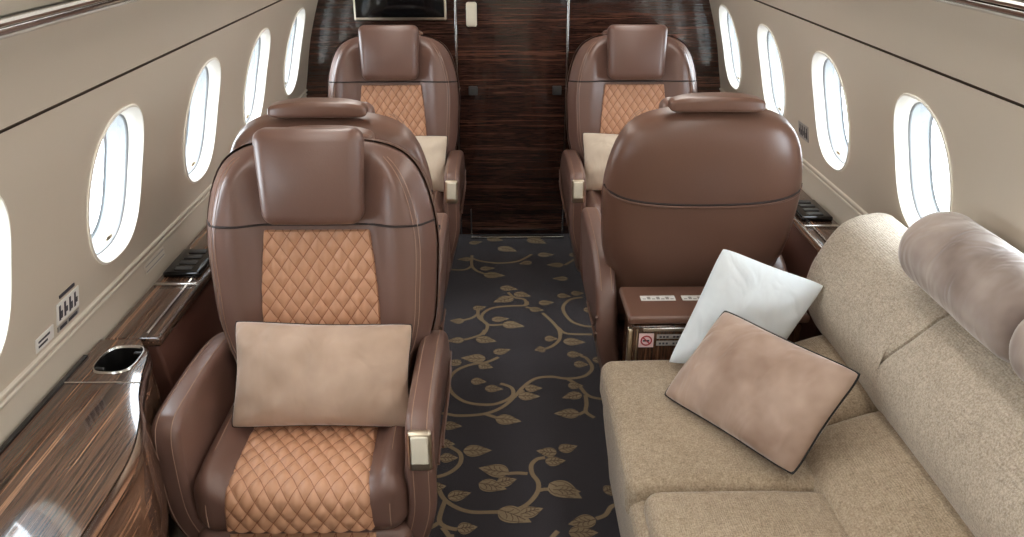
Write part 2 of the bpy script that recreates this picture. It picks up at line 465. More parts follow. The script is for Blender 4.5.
# ceiling lamps: two long diffuser strips over the seats
emis('lamp', (255, 249, 241), LAMP)
for i, sg in enumerate((-1, 1)):
    for j, (ya, yb) in enumerate(((-2.0, -.1), (.0, 1.95), (2.05, 4.0))):
        pos = ['rear', 'middle', 'forward'][j]
        r = empty('ceiling_light', (sg*.56, (ya+yb)/2, 1.67))
        tag(r, 'long white strip lamp in the ceiling over the %s %s seats' % (pos, ['left', 'right'][i]), 'ceiling light', 'strip lamps in the cabin ceiling')
        L = (yb-ya)/2
        def rot(p, sg=sg):
            a = sg*R(28); c, s = math.cos(a), math.sin(a)
            return (p[0]*c + p[2]*s, p[1], -p[0]*s + p[2]*c)
        b = MB(); b.rbox((0, 0, 0), (.17, 2*L, .014), .005, 2); b.v = [rot(p) for p in b.v]
        b.build('lamp_frame', M['satin_metal'], r)
        b = MB(); b.rbox((0, 0, -.009), (.15, 2*L-.02, .006), .0025, 2); b.v = [rot(p) for p in b.v]
        b.build('diffuser', M['lamp'], r)

# bulkheads
def xsec(y, inset=0.0):
    pts = [(-wx(z)-.05, z) for z in [0, .3, .6, .75, .9, 1.1, 1.3, 1.49]]
    top = [(-.70, 1.60), (-.4, 1.83), (.4, 1.83), (.70, 1.60)]
    return [(x, y, z) for x, z in pts + top + [(-p[0], p[1]) for p in pts[::-1]]]
for nm, y, m in (('wall_front', YB, 'ebony_bulkhead'), ('wall_back', Y0, 'ceiling')):
    b = MB(); s = xsec(y); s2 = xsec(y + (.05 if y > 0 else -.05)); n = len(s)
    b.grid([s, s2], closev=True)
    b.f.append(tuple(range(n))); b.m.append(0); b.f.append(tuple(range(n, 2*n))); b.m.append(0)
    struct(b.build(nm, M[m], smooth=False))

# sliding door in the front bulkhead
DX0, DX1 = -.285, .262
b = MB(); b.rbox(((DX0+DX1)/2, YB-.010, .895), (DX1-DX0-.012, .016, 1.74), .003, 2, (1, 1, 1))
door = struct(b.build('door_1', M['ebony_bulkhead']))
b = MB(); b.rbox((-.207, YB-.032, 1.155), (.052, .026, .115), .011, 4); b.build('door_handle', M['cream_handle'], door)
for x in (-.206, .215):
    b = MB(); b.rbox((x, YB-.024, .785), (.045, .012, .045), .004, 3); b.rbox((x, YB-.031, .785), (.028, .006, .028), .003, 2)
    b.build('door_latch', M['rubber'], door)
b = MB()
for x in (DX0, DX1):
    b.rbox((x, YB-.012, .89), (.010, .024, 1.76), .003, 2, (1, 1, 1))
struct(b.build('trim_5', M['chrome']))
b = MB(); b.rbox((.018, YB-.06, .006), (.50, .022, .012), .003, 2); b.rbox((-.228, YB-.06, .09), (.008, .010, .16), .003, 2)
struct(b.build('trim_6', M['chrome']))

# floor: dark carpet with scrolling leafy vines woven in
b = MB(); b.add([(-.9, Y0, 0), (.9, Y0, 0), (.9, YB, 0), (-.9, YB, 0)], [(0, 1, 2, 3)])
def ribbon(pts, w, z, mi):
    pts = catmull(pts, 6); n = len(pts); L_, R_ = [], []
    for i in range(n):
        a, c = pts[max(0, i-1)], pts[min(n-1, i+1)]
        dx, dy = c[0]-a[0], c[1]-a[1]; l = math.hypot(dx, dy) or 1
        L_.append((pts[i][0]-dy/l*w, pts[i][1]+dx/l*w, z)); R_.append((pts[i][0]+dy/l*w, pts[i][1]-dx/l*w, z))
    b.grid([L_, R_], mi)
def leaf(x0, y0, x1, y1, z):
    dx, dy = x1-x0, y1-y0; l = math.hypot(dx, dy); ux, uy = dx/l, dy/l; vx, vy = -uy, ux
    l *= 1.06; w = max(.33*l, .025)
    hw = [(0, .0), (.06, .45), (.18, .85), (.35, 1.0), (.55, .85), (.75, .5), (.9, .2), (1, 0)]
    T = [k/16 for k in range(17)]
    up = [(x0+ux*l*t+vx*w*interp(hw, t), y0+uy*l*t+vy*w*interp(hw, t)) for t in T]
    dn = [(x0+ux*l*t-vx*w*interp(hw, t), y0+uy*l*t-vy*w*interp(hw, t)) for t in T]
    b.grid([[(p[0], p[1], z) for p in up], [(p[0], p[1], z) for p in dn]], 2)
    def pt(t, s): return (x0+ux*l*t+vx*w*s, y0+uy*l*t+vy*w*s)
    ribbon([pt(0, 0), pt(.4, .08), pt(.82, 0)], .0016, z+.0006, 3)
    for t in (.2, .38, .56):
        for s in (-1, 1):
            ribbon([pt(t, 0), pt(t+.12, s*.32), pt(t+.15, s*.62)], .0012, z+.0006, 3)
    ribbon([(pt(t, .80*interp(hw, t))) for t in (.1, .25, .45, .65, .8)], .0012, z+.0006, 3)
    ribbon([(pt(t, -.80*interp(hw, t))) for t in (.1, .25, .45, .65, .8)], .0012, z+.0006, 3)
for oy in (0, -2.02):
    for k, v in enumerate(VINES):
        ribbon([(x, y+oy) for x, y in v], .0074, .0010+.00002*k, 1)
    for k, (a, c, d, e) in enumerate(LEAVES):
        leaf(a, c+oy, d, e+oy, .0016+.00002*k)
struct(b.build('floor', [M['carpet'], M['vine'], M['leafm'], M['vein']], smooth=False, weld=False))
# ------------------------------------------------------------------ seats
REC = R(10)
BY, BZ = .165, .40
def bp(x, t, n):
    """point on the reclined back: across, up the back, out of its front face"""
    return (x, BY + t*math.sin(REC) - n*math.cos(REC), BZ + t*math.cos(REC) + n*math.sin(REC))
HW = [(0, .225), (.03, .24), (.11, .250), (.18, .270), (.25, .288), (.35, .296), (.45, .300), (.53, .293), (.60, .276), (.645, .257), (.68, .230), (.70, .200), (.713, .165), (.721, .12), (.726, .06), (.727, .0)]
def outline(sc=1.0, dx=0.0):
    side = []
    ts = [0, .012, .03, .06, .10, .15, .20, .25, .30, .35, .40, .45, .50, .55, .59, .62, .645, .665, .68, .692, .702, .709, .715, .7195, .7235]
    for t in ts: side.append((interp(HW, t), t))
    top = [(.05, .7262), (.025, .7268)]
    bot = [(.21, -.004), (.15, -.008), (.07, -.008)]
    r = side + top; o = bot[::-1] + r
    full = o + [(-x, t) for x, t in o[::-1]]
    return full
OUT = outline()
def pad(b, depth, rim, fn=None, scale=1.0, base=0.0, p=3.0, sgn=1, mi=0, narrow=0):
    """dome over the outline"""
    C0 = (0, .40)
    rs = [1.0, .995, .985, .97, .95, .925, .895, .86, .82, .77, .71, .64, .56, .47, .38, .29, .2, .1, .02]
    rows = []
    for r in rs:
        row = []
        for (x, t) in OUT:
            xx, tt = C0[0] + (x-C0[0])*r*scale, C0[1] + (t-C0[1])*r*scale
            d = base + rim + (depth-rim)*(1-r**p)**(1/2.2)
            if fn: d += fn(xx, tt, r)
            row.append(bp(xx*(1-narrow*sstep(.32, .10, tt)*sstep(.02, .05, d)), tt, sgn*d))
        rows.append(row)
    b.grid(rows, mi, closev=True)
    n0 = len(b.v) - len(OUT)
    b.f.append(tuple(range(n0, len(b.v)))); b.m.append(mi)
def rim(b, scale, d0, d1, mi=0):
    C0 = (0, .40); rows = []
    for k in range(5):
        d = d0 + (d1-d0)*k/4
        rows.append([bp((x)*scale, C0[1]+(t-C0[1])*scale, d) for x, t in OUT])
    b.grid(rows, mi, closev=True)

def wing(x, t, r):
    return .042*sstep(.125, .205, abs(x))*sstep(1.0, .86, r)*sstep(.0, .12, t)*(1-.6*sstep(.62, .76, t))
def front_d(x, t):
    w = interp(HW, t)
    r = min(.999, abs(x)/w)
    return .018 + .062 + wing(x, t, r)

def quilt_h(u, v): return (abs(math.sin(PI*(u+v)))*abs(math.sin(PI*(u-v))))**.42

def arm_outline():
    return catmull([(.300, .535), (.20, .600), (.04, .625), (-.17, .628), (-.236, .618), (-.262, .580), (-.266, .50), (-.262, .42),
                    (-.25, .33), (-.215, .22), (-.16, .14), (-.05, .10), (.10, .10), (.24, .12), (.31, .18), (.345, .30), (.345, .43)], 5, True)

def make_seat(label):
    root = empty('cabin_seat', (0, 0, 0))
    tag(root, label, 'seat', 'leather cabin seats')
    # plinth and swivel base
    b = MB(); b.rbox((0, .04, .05), (.40, .42, .10), .03, 4)
    base = b.build('base', M['leather_dark'], root)
    b = MB(); b.rbox((0, .045, .20), (.485, .50, .26), .05, 4, (4, 4, 3))
    b.build('seat_pan', M['leather_dark'], root)
    # cushion with raised side bolsters
    def cush(p):
        x, y, z = p
        if z > 0: z += .034*sstep(.155, .205, abs(x))*(1-.5*sstep(.215, .25, abs(x)))
        f = sstep(-.08, -.25, y)
        z -= .012*f
        return (x, y, z)
    b = MB(); b.rbox((0, -.060, .400), (.49, .44, .135), .05, 5, (28, 8, 2), cush)
    cu = b.build('seat_cushion', M['leather'], root)
    # quilted centre running over the front edge
    path = []   # (y, z) along the cushion top then down the front
    zt = .400 + .0675
    path = [(.14, zt), (.05, zt), (-.05, zt), (-.13, zt-.002), (-.19, zt-.006), (-.23, zt-.012), (-.255, .4493), (-.271, .4350), (-.279, .412), (-.2805, .385), (-.2805, .355)]
    path = catmull(path, 10)
    acc = [0]
    for i in range(1, len(path)): acc.append(acc[-1] + math.hypot(path[i][0]-path[i-1][0], path[i][1]-path[i-1][1]))
    tot = acc[-1]; P = []; U = []
    NR = 130; NC = 104
    for i in range(NR+1):
        s = tot*i/NR
        k = 0
        while k < len(acc)-2 and acc[k+1] < s: k += 1
        f = (s-acc[k])/((acc[k+1]-acc[k]) or 1)
        y = path[k][0]*(1-f)+path[k+1][0]*f; z = path[k][1]*(1-f)+path[k+1][1]*f
        dy = path[k+1][0]-path[k][0]; dz = path[k+1][1]-path[k][1]; l = math.hypot(dy, dz)
        ny, nz = dz/l, -dy/l
        hw = .150 + .022*(s/tot)
        row = []; ur = []
        for j in range(NC+1):
            c = -1 + 2*j/NC; x = hw*c
            u, v = x/.0375, s/.050
            edge = sstep(1.0, .95, abs(c))
            h = (.008 + .0078*quilt_h(u, v)*sstep(1., .92, abs(c)))*edge - .006
            h += .008*(1-c*c)
            row.append((x, y+ny*h, z+nz*h)); ur.append((u, v))
        P.append(row); U.append(ur)
    b = MB(); b.grid(P, uvs=U); b.build('quilted_panel', M['quilt'], cu, weld=False)
    for sx in (-1, 1):
        b = MB()
        b.tube([(sx*x, y, z) for x, y, z in catmull([(.205, .10, .5025), (.205, -.05, .5020), (.205, -.14, .500), (.206, -.20, .494), (.207, -.243, .476), (.207, -.268, .446), (.207, -.2812, .405), (.207, -.2812, .36)], 4)], .0013, 5)
        b.build('stitching', M['stitch'], cu)
    # leg rest below
    b = MB(); b.rbox((0, -.235, .240), (.50, .075, .185), .03, 4, (4, 2, 4)); lr = b.build('leg_rest', M['leather'], root)
    P, U = [], []
    for i in range(61):
        row, ur = [], []
        for j in range(81):
            c = -1+2*j/80; x = .170*c; z = .325 - .165*i/60
            u, v = x/.0375, i/60*.165/.050
            e = sstep(1, .96, abs(c))*sstep(0, .03, i/60)*sstep(1, .97, i/60)
            row.append((x, -.271-(.003+.008*quilt_h(u, v))*e+.008*(1-e), z)); ur.append((u, v))
        P.append(row); U.append(ur)
    b = MB(); b.grid(P, uvs=U); b.build('quilted_panel', M['quilt'], lr, weld=False)
    # back: hard rear shell
    b = MB(); pad(b, .095, .02, sgn=-1, p=4.2, narrow=.13, fn=lambda x, t, r: -.020*sstep(.30, .05, t)*sstep(1, .8, r)); rim(b, 1.0, -.02, .018)
    sh = b.build('back_shell', M['leather_shell'], root)
    b = MB(); sc = []; sd = []
    ts = .470
    w = interp(HW, ts)
    for k in range(33):
        x = -w*1.0 + 2*w*k/32; r = min(1, abs(x)/w)
        tt = ts - .020*(1-r**2) + .012*r**8
        r2 = max(r, .05)
        d = .02 + .075*(1-min(.9999, r2)**4.2)**(1/2.2)
        sc.append(bp(x, tt, -(d+.0010))); sd.append(bp(x, tt+.0065, -(d-.0005)))
    b.tube(sc, .0044, 8); b.build('seam', M['leather_shell'], sh)
    b = MB(); b.tube(sd, .0038, 6); b.build('seam_gap', M['piping_dark'], sh)
    # front cushion of the back
    b = MB(); pad(b, .080, .018, fn=wing, scale=.985, p=4.5); rim(b, .985, .0, .018)
    bk = b.build('backrest', M['leather'], root)
    b = MB()
    cr = []
    tseam = .515; w = interp(HW, tseam)*.985
    def fsurf(x, t):
        w = interp(HW, t)*.985; r = min(.9995, abs(x)/w)
        return .018 + .062*(1-r**4.5)**(1/2.2) + wing(x, t, r)
    for k in range(41):
        x = -w+2*w*k/40; cr.append(bp(x, tseam, fsurf(x, tseam)+.0005))
    b.tube(cr, .003, 6); b.build('seam', M['piping_dark'], bk)
    for sx in (-1, 1):
        for off in (0, .010):
            b = MB()
            ln = []
            for k in range(50):
                t = .10 + .585*k/49
                w = interp(HW, t)
                x = w*.985 - .036 - off - .05*sstep(.2, .06, t)
                ln.append(bp(sx*x, t, fsurf(x, t)+.0006))
            b.tube(ln, .0010, 5)
            b.build('stitching', M['stitch'], bk)
    P, U = [], []
    NR, NC = 130, 110
    for i in range(NR+1):
        t = .045 + (.505-.045)*i/NR
        q = (t-.045)/.46
        hw = .134 + .019*math.sin(PI*min(1, .05 + q*.95))
        row, ur = [], []
        for j in range(NC+1):
            c = -1+2*j/NC; x = hw*c; u, v = x/.0375, t/.054
            e = sstep(1, .965, abs(c))*sstep(0, .015, q)*sstep(1, .985, q)
            h = .003 + .0068*quilt_h(u, v)
            row.append(bp(x, t, .080 + wing(x, t, .5)*.9 + h*e - .008*(1-e))); ur.append((u, v))
        P.append(row); U.append(ur)
    b = MB(); b.grid(P, uvs=U); b.build('quilted_panel', M['quilt'], bk, weld=False)
    # headrest, slightly wider at the top
    def hr(p):
        x, y, z = p
        x *= 1 + .08*(z/.125)*.5 + .03
        y += .35*(x*x)
        y -= .014*math.sin(PI*(z+.125)/.25)*(1-(x/.15)**2)
        return (x, y, z)
    b = MB(); b.rbox((0, 0, 0), (.246, .085, .234), .029, 5, (8, 2, 8), hr)
    c = bp(0, .640, .108); ca, sa = math.cos(REC*.8), math.sin(REC*.8)
    b.v = [(p[0]+c[0], p[1]*ca+p[2]*sa+c[1], -p[1]*sa+p[2]*ca+c[2]) for p in b.v]
    hd = b.build('headrest', M['leather'], root)
    def cap(p):
        x, y, z = p
        k = abs(x)/.138
        z = z*(1-.42*k**4) - .008*k**2.5
        return (x, y*(1-.35*k**3), z)
    b = MB(); b.rbox((0, 0, 0), (.270, .080, .044), .014, 4, (14, 2, 2), cap)
    c = bp(0, .758, -.035)
    b.v = [(p[0]+c[0], p[1]+c[1], p[2]+c[2]) for p in b.v]
    b.build('headrest_cap', M['leather_shell'], root)
    # arms
    def taper(p):
        x, y, z = p
        s = 1 if x > 0 else -1
        x -= s*.055*sstep(.42, .12, z)
        x += s*.0
        return (x, y, z)
    arms = []
    for s in (-1, 1):
        b = MB()
        x0, x1 = (.246, .312) if s > 0 else (-.312, -.246)
        b.prism(arm_outline(), x0, x1, lambda u, v, a: (a, u, v), .018, 4, fn=taper)
        a = b.build('armrest', M['leather'], root); arms.append(a)
        ol = [(y, z) for y, z in arm_outline()]
        for xx in (x0+.016, x1-.016):
            b = MB(); b.tube([taper((xx, y, z)) for y, z in ol[:44]], .0012, 5)
            b.build('stitching', M['stitch'], a)
        # pale bead sweeping down the outer side
        b = MB(); xo = s*.3125
        pts = catmull([(.338, .46), (.25, .385), (.12, .345), (.02, .355)], 6)
        b.tube([tuple(Vector(taper((xo, y, z)))) for y, z in pts], .004, 6)
        b.build('side_bead', M['leather_shell'], a)
        b = MB(); b.tube([tuple(Vector(taper((xo, y, z-.055)))) for y, z in pts], .004, 6)
        b.build('side_bead', M['leather_shell'], a)
    # metal recline latch on the aisle arm
    b = MB(); b.rbox((0, 0, 0), (.052, .022, .098), .008, 4); b.rbox((0, -.0105, .006), (.038, .008, .070), .0035, 3, mi=1)
    h = b.build('recline_handle', [M['satin_metal'], M['cream_handle']], arms[1])
    h.location = (.280, -.262, .555); h.rotation_euler = (R(-4), 0, 0)
    return root

def place_seat(o, x, y, rz, label, flip, low=0):
    o.location = (x, y, 0); o.rotation_euler = (0, 0, rz); o['label'] = label
    for c in o.children:      # the headrest slides up and down its back
        if low and c.name.startswith('headrest') and not c.name.startswith('headrest_cap'):
            c.location = (0, -low*math.sin(REC), -low*math.cos(REC))
    for c in o.children:
        if not low and c.name.startswith('headrest_cap'):
            c.location = (0, -.034*math.sin(REC), -.034*math.cos(REC))
    if flip:
        for c in o.children:
            for g in c.children:
                if g.name.startswith('recline_handle'):
                    g.location.x = -g.location.x
SEATS = [
    (-.535, 1.75, 0, 'brown leather seat nearest on the left, facing the camera, with a quilted tan panel', False),
    (.54, 2.63, PI, 'brown leather seat turned away behind the sofa, its smooth rear shell showing', False, .05),
    (-.575, 2.58, PI, 'brown leather seat turned away, mostly hidden behind the nearest left seat', True, .05),
    (-.555, 3.50, 0, 'brown leather seat at the bulkhead on the left, below the screen, facing the camera', False),
    (.53, 3.50, 0, 'brown leather seat at the bulkhead on the right, facing the camera', True)]
proto = make_seat('x')
copies = [proto] + [copy_tree(proto) for _ in SEATS[1:]]
for o, s in zip(copies, SEATS): place_seat(o, *s)

# ------------------------------------------------------------------ pillows
def pillow(name, c, thick, mat, label, cat, group=None, pipe=None, seed=0, pull=.05, N=30, grow=1.035):
    """c: corner points bottom-left, bottom-right, top-right, top-left"""
    c = [Vector(p) for p in c]
    m0 = sum(c, Vector())/4; c = [m0 + (p-m0)*grow for p in c]
    nrm = (c[1]-c[0]).cross(c[3]-c[0]).normalized()
    org = sum(c, Vector())/4
    def P(u, v, s):
        uu = u*(1-pull*(1-v*v)); vv = v*(1-pull*(1-u*u))
        q = 1 - .045*(abs(u*v))**5; uu *= q; vv *= q
        a, b_ = (uu+1)/2, (vv+1)/2
        p = c[0]*(1-a)*(1-b_) + c[1]*a*(1-b_) + c[2]*a*b_ + c[3]*(1-a)*b_
        k = max(0, (1-abs(u)**2.1)*(1-abs(v)**2.1))**.48
        w = noise.noise(Vector((u*1.6+seed, v*1.6, s*3)))*.14 + noise.noise(Vector((u*5+seed, v*2.2-seed, s*5)))*.09
        ang = math.atan2(v, u); rr = math.hypot(u, v)
        w += .06*math.sin(ang*11+seed+2*math.sin(ang*3))*sstep(.55, .95, rr)*(1-sstep(1.0, 1.35, rr))
        return p + nrm*s*thick/2*k*(1+w)
    b = MB()
    S = [math.sin(PI/2*(-1+2*k/N)) for k in range(N+1)]
    for s in (1, -1):
        g = [[P(u, v, s) for v in S] for u in S]
        if s < 0: g.reverse()
        b.grid(g)
    o = b.build(name, M[mat], origin=org)
    tag(o, label, cat, group)
    if pipe:
        b = MB(); e = []
        e += [P(u, -1, 1) for u in S[:-1]] + [P(1, v, 1) for v in S[:-1]] + [P(u, 1, 1) for u in S[::-1][:-1]] + [P(-1, v, 1) for v in S[::-1][:-1]]
        e = [p-org for p in e]
        b.tube(e, pipe[1], 6, closed=True)
        b.build('piping', M[pipe[0]], o)
    return o
def seat_pillow(sx, sy, dx, label, seed, mat='velvet_cream'):
    c = [(dx-.222, -.085, .492), (dx+.226, -.085, .488), (dx+.228, .035, .715), (dx-.215, .035, .728)]
    return pillow('throw_pillow', [(sx+x, sy+y, z) for x, y, z in c], .15, mat, label, 'pillow', 'cream pillows on the leather seats', ('piping_dark', .0022), seed, .075, grow=1.005)
seat_pillow(-.53, 1.75, .016, 'beige velvet lumbar pillow with dark edge, on the nearest left leather seat', 3, 'velvet_sand')
seat_pillow(-.555, 3.50, .03, 'cream pillow on the left leather seat at the bulkhead', 5)
seat_pillow(.53, 3.50, -.03, 'cream pillow on the right leather seat at the bulkhead', 8)
# ------------------------------------------------------------------ sofa
so = empty('sofa', (.60, .60, 0))
tag(so, 'long beige woven fabric sofa along the right wall under the windows', 'sofa')
SO = (.60, .60, 0)
def soff(b, name, mat, parent=so):
    b.v = [(x-SO[0], y-SO[1], z) for x, y, z in b.v]
    return b.build(name, M[mat], parent)
SY0, SY1 = -1.05, 2.06
b = MB(); b.rbox((.545, (SY0+SY1)/2, .21), (.65, SY1-SY0, .40), .045, 4, (4, 20, 4),
    lambda p: (p[0] + (.035*sstep(.15, -.2, p[2]) if p[0] < 0 else 0), p[1], p[2]))
soff(b, 'sofa_base', 'chenille_seat')
def cushion(b, x0, x1, y0, y1, z0, z1, r=.05, puff=.018, tilt=0.0, n=(8, 10, 2)):
    c = ((x0+x1)/2, (y0+y1)/2, (z0+z1)/2); hx, hy = (x1-x0)/2, (y1-y0)/2
    def f(p):
        k = max(0, 1-(abs(p[0])/hx)**2.5)*max(0, 1-(abs(p[1])/hy)**3)
        z = p[2]
        if z > 0: z += puff*k + .004*noise.noise(Vector((p[0]*9+x0, p[1]*9+y0, 0)))
        return (p[0], p[1], z + tilt*(p[0]+hx))
    b.rbox(c, (x1-x0, y1-y0, z1-z0), r, 5, n, f)
for i, (y0, y1, x0) in enumerate(((1.49, 2.06, .212), (.83, 1.485, .245), (.20, .825, .245), (-1.0, .195, .245))):
    b = MB(); cushion(b, x0, .665, y0, y1, .33, .452, .035, .014); soff(b, 'seat_cushion', 'chenille_seat')
for i, (y0, y1) in enumerate(((1.68, 2.05), (.92, 1.675), (.20, .915), (-1.0, .195))):
    b = MB(); cushion(b, .64, .905, y0, y1, .36, .468, .045, .022, tilt=.36); soff(b, 'lumbar_cushion', 'chenille_seat')
# upper back: leaning slab with a rounded top
def slab_sec():
    return catmull([(.875, .505), (.834, .55), (.803, .63), (.810, .710), (.838, .778), (.872, .832), (.908, .858), (.945, .868), (.985, .872), (1.018, .855), (1.022, .78), (1.01, .6), (.97, .48)], 5, True)
for i, (y0, y1) in enumerate(((1.56, 2.135), (.80, 1.558), (.04, .798), (-1.05, .038))):
    b = MB()
    def bend(p, y0=y0, y1=y1):
        k = 1-abs((p[1]-(y0+y1)/2)/((y1-y0)/2))**6
        m = (p[1]-y0)*0
        sh = .14*sstep(.86, .52, p[2])*(1-sstep(.94, 1.0, p[0]))      # the seams run a little forward towards the seat
        return (p[0]-(.003*k if p[0] < .95 else 0), p[1] + (sh if (y1 < 2.05 or p[1] < y0+.05) and not (y1 > 2.05 and p[1] > y0+.2) else 0), p[2])
    sec = slab_sec()
    n = len(sec)
    rows = []
    K = 14
    ys = [y0, y0+.004, y0+.012, y0+.025] + [y0+.03+(y1-y0-.06)*k/K for k in range(1, K)] + [y1-.025, y1-.012, y1-.004, y1]
    ctr = (sum(p[0] for p in sec)/n, sum(p[1] for p in sec)/n)
    big = (i == 0)
    for y in ys:
        e = min(y-y0, y1-y)
        rr = .022 if (big and y > (y0+y1)/2) else .010
        ins = 0
        if e < rr: ins = rr - math.sqrt(max(0, rr*rr-(rr-e)**2))
        row = []
        for (x, z) in sec:
            d = math.hypot(x-ctr[0], z-ctr[1]); s = max(.05, 1-ins/d)
            row.append(bend((ctr[0]+(x-ctr[0])*s, y, ctr[1]+(z-ctr[1])*s)))
        rows.append(row)
    b.grid(rows, closev=True)
    b.f.append(tuple(range(n))); b.m.append(0); b.f.append(tuple(range(len(b.v)-n, len(b.v)))); b.m.append(0)
    soff(b, 'backrest', 'chenille')

# bolsters on top of the sofa back
def bolster(y0, y1, label, seed):
    r = .090; cxx, cz = .905, .955; b = MB(); rows = []
    L = y1-y0; K = 40; S = 48
    prof = []
    for k in range(9): a = PI/2*k/8; prof.append((y0+.028*(1-math.sin(a)), .25+.75*0 + .0, a))
    ys = []
    rs = []
    re = .035
    ring = [(0, .012), (.002, .03), (.006, .045)]
    pts = [(-.000, .006), (.006, .02), (-.004, .04), (-.006, .058)]
    for k in range(8):
        a = PI/2*k/7; pts.append((re*(1-math.cos(a)) - .006*(1-k/7), r-re+re*math.sin(a)))
    left = pts
    full = [(y0+d, q) for d, q in left] + [(y0+re+(L-2*re)*k/K, r) for k in range(1, K)] + [(y1-d, q) for d, q in left[::-1]]
    org = Vector((cxx, (y0+y1)/2, cz))
    for (y, q) in full:
        row = []
        e = min(y-y0, y1-y)
        for k in range(S):
            a = 2*PI*k/S
            pl = .10*math.sin(a*17+seed)*sstep(.0, .03, q)*sstep(r*.97, r*.55, q)
            w = 1 + .035*noise.noise(Vector((math.cos(a)*1.6+seed, math.sin(a)*1.6, y*7))) + pl*.5
            w *= 1 + .02*math.sin(PI*(y-y0)/L)
            row.append((math.cos(a)*q*w, y-org.y, math.sin(a)*q*w*(.96)))
        rows.append(row)
    b.grid(rows, closev=True)
    b.f.append(tuple(range(S))); b.m.append(0); b.f.append(tuple(range(len(b.v)-S, len(b.v)))); b.m.append(0)
    o = b.build('bolster_cushion', M['velvet_bolster']); o.location = org
    tag(o, label, 'cushion', 'velvet bolsters on the sofa back')
    b = MB()
    for yy in (y0-org.y-.001, y1-org.y+.001):
        b.rbox((0, yy, 0), (.032, .010, .032), .0049, 3)
    b.build('button', M['velvet_bolster'], o)
bolster(1.275, 1.700, 'grey-brown velvet bolster on the sofa back, the whole one under the window', 1)
bolster(.80, 1.262, 'grey-brown velvet bolster on the sofa back, cut off by the right edge of the photo', 4)

pillow('throw_pillow', [(.395, 1.985, .475), (.665, 1.94, .50), (.805, 2.00, .705), (.53, 2.045, .800)], .13, 'cotton_white',
       'pale bluish white square pillow leaning at the far end of the sofa', 'pillow', 'pillows on the sofa', None, 11, .04)
pillow('throw_pillow', [(.355, 1.825, .475), (.580, 1.48, .485), (.725, 1.555, .70), (.510, 1.895, .685)], .14, 'velvet_beige',
       'taupe velvet pillow with black piping in front of the white pillow on the sofa', 'pillow', 'pillows on the sofa', ('black_matt', .0032), 21, .05)

# ------------------------------------------------------------------ side cabinet between sofa and seat
cb = empty('side_cabinet', (.56, 2.20, 0))
tag(cb, 'low ebony cabinet with leather top, between sofa and the turned seat', 'cabinet')
b = MB(); b.rbox((0, -.02, .265), (.50, .15, .53), .008, 3, (2, 2, 2)); b.build('body', M['ebony_cabinet'], cb)
b = MB(); b.rbox((0, .0, .550), (.53, .21, .026), .010, 4, (3, 3, 1)); tp = b.build('leather_top', M['leather_shell'], cb)
b = MB()
b.rbox((-.256, -.09, .27), (.014, .02, .50), .004, 3)
b.rbox((-.236, -.094, .27), (.006, .012, .50), .003, 2)
b.build('edge_rail', M['satin_metal'], cb)
b = MB(); b.rbox((0, -.099, .519), (.44, .006, .012), .002, 2); b.build('drawer_pull', M['chrome'], cb)
b = MB()
for x0 in (-.215, -.09):
    b.rbox((x0+.055, .015, .5645), (.105, .032, .002), .0009, 1)
    for k in range(7):
        b.box(x0+.008+.014*k, x0+.018+.014*k, .005, .010+.010*(k % 2), .5652, .5660, 1)
b.build('placard', [M['white_label'], M['grey_label']], tp)
b = MB()
b.rbox((-.208, -.0970, .482), (.044, .003, .046), .001, 1)
rr = [(-.208+.015*math.cos(2*PI*k/28), -.0992, .482+.015*math.sin(2*PI*k/28)) for k in range(28)]
b.tube(rr, .0022, 5, closed=True, mi=1)
b.tube([(-.2185, -.0992, .4925), (-.1975, -.0992, .4715)], .0020, 5, mi=1)
b.box(-.218, -.199, -.0994, -.0984, .479, .484, 2)
b.build('no_smoking_sign', [M['sign_pink'], M['sign_red'], M['ink']], cb)
b = MB()
b.rbox((-.100, -.0970, .494), (.155, .003, .014), .001, 1)
b.rbox((-.100, -.0970, .472), (.155, .003, .016), .001, 1)
for k in range(14):
    if k % 4 != 3:
        b.box(-.170+.010*k, -.163+.010*k, -.0992, -.0984, .491, .497, 1); b.box(-.170+.010*k, -.164+.010*k, -.0992, -.0984, .469, .475, 1)
b.build('instruction_label', [M['grey_label'], M['ink']], cb)

# ------------------------------------------------------------------ left console
co = empty('side_console', (-.93, .6, 0))
tag(co, 'glossy striped ebony console with cup holder beside the nearest left seat', 'console')
CO = (-.93, .6)
inner = catmull([(-.80, -.60), (-.785, .2), (-.775, .8), (-.770, 1.10), (-.776, 1.28), (-.808, 1.41), (-.845, 1.50), (-.872, 1.59), (-.894, 1.675), (-.935, 1.745)], 8)
def cons(b, name, mat, parent=co):
    b.v = [(x-CO[0], y-CO[1], z) for x, y, z in b.v]
    return b.build(name, M[mat] if isinstance(mat, str) else mat, parent)
CUP = (-.952, 1.645, .044, .058)
def cupring(s, z):
    out = []
    for k in range(40):
        x, y = sup(2*PI*k/40, CUP[2]*s, CUP[3]*s, 3.2); out.append((CUP[0]+x, CUP[1]+y, z))
    return out
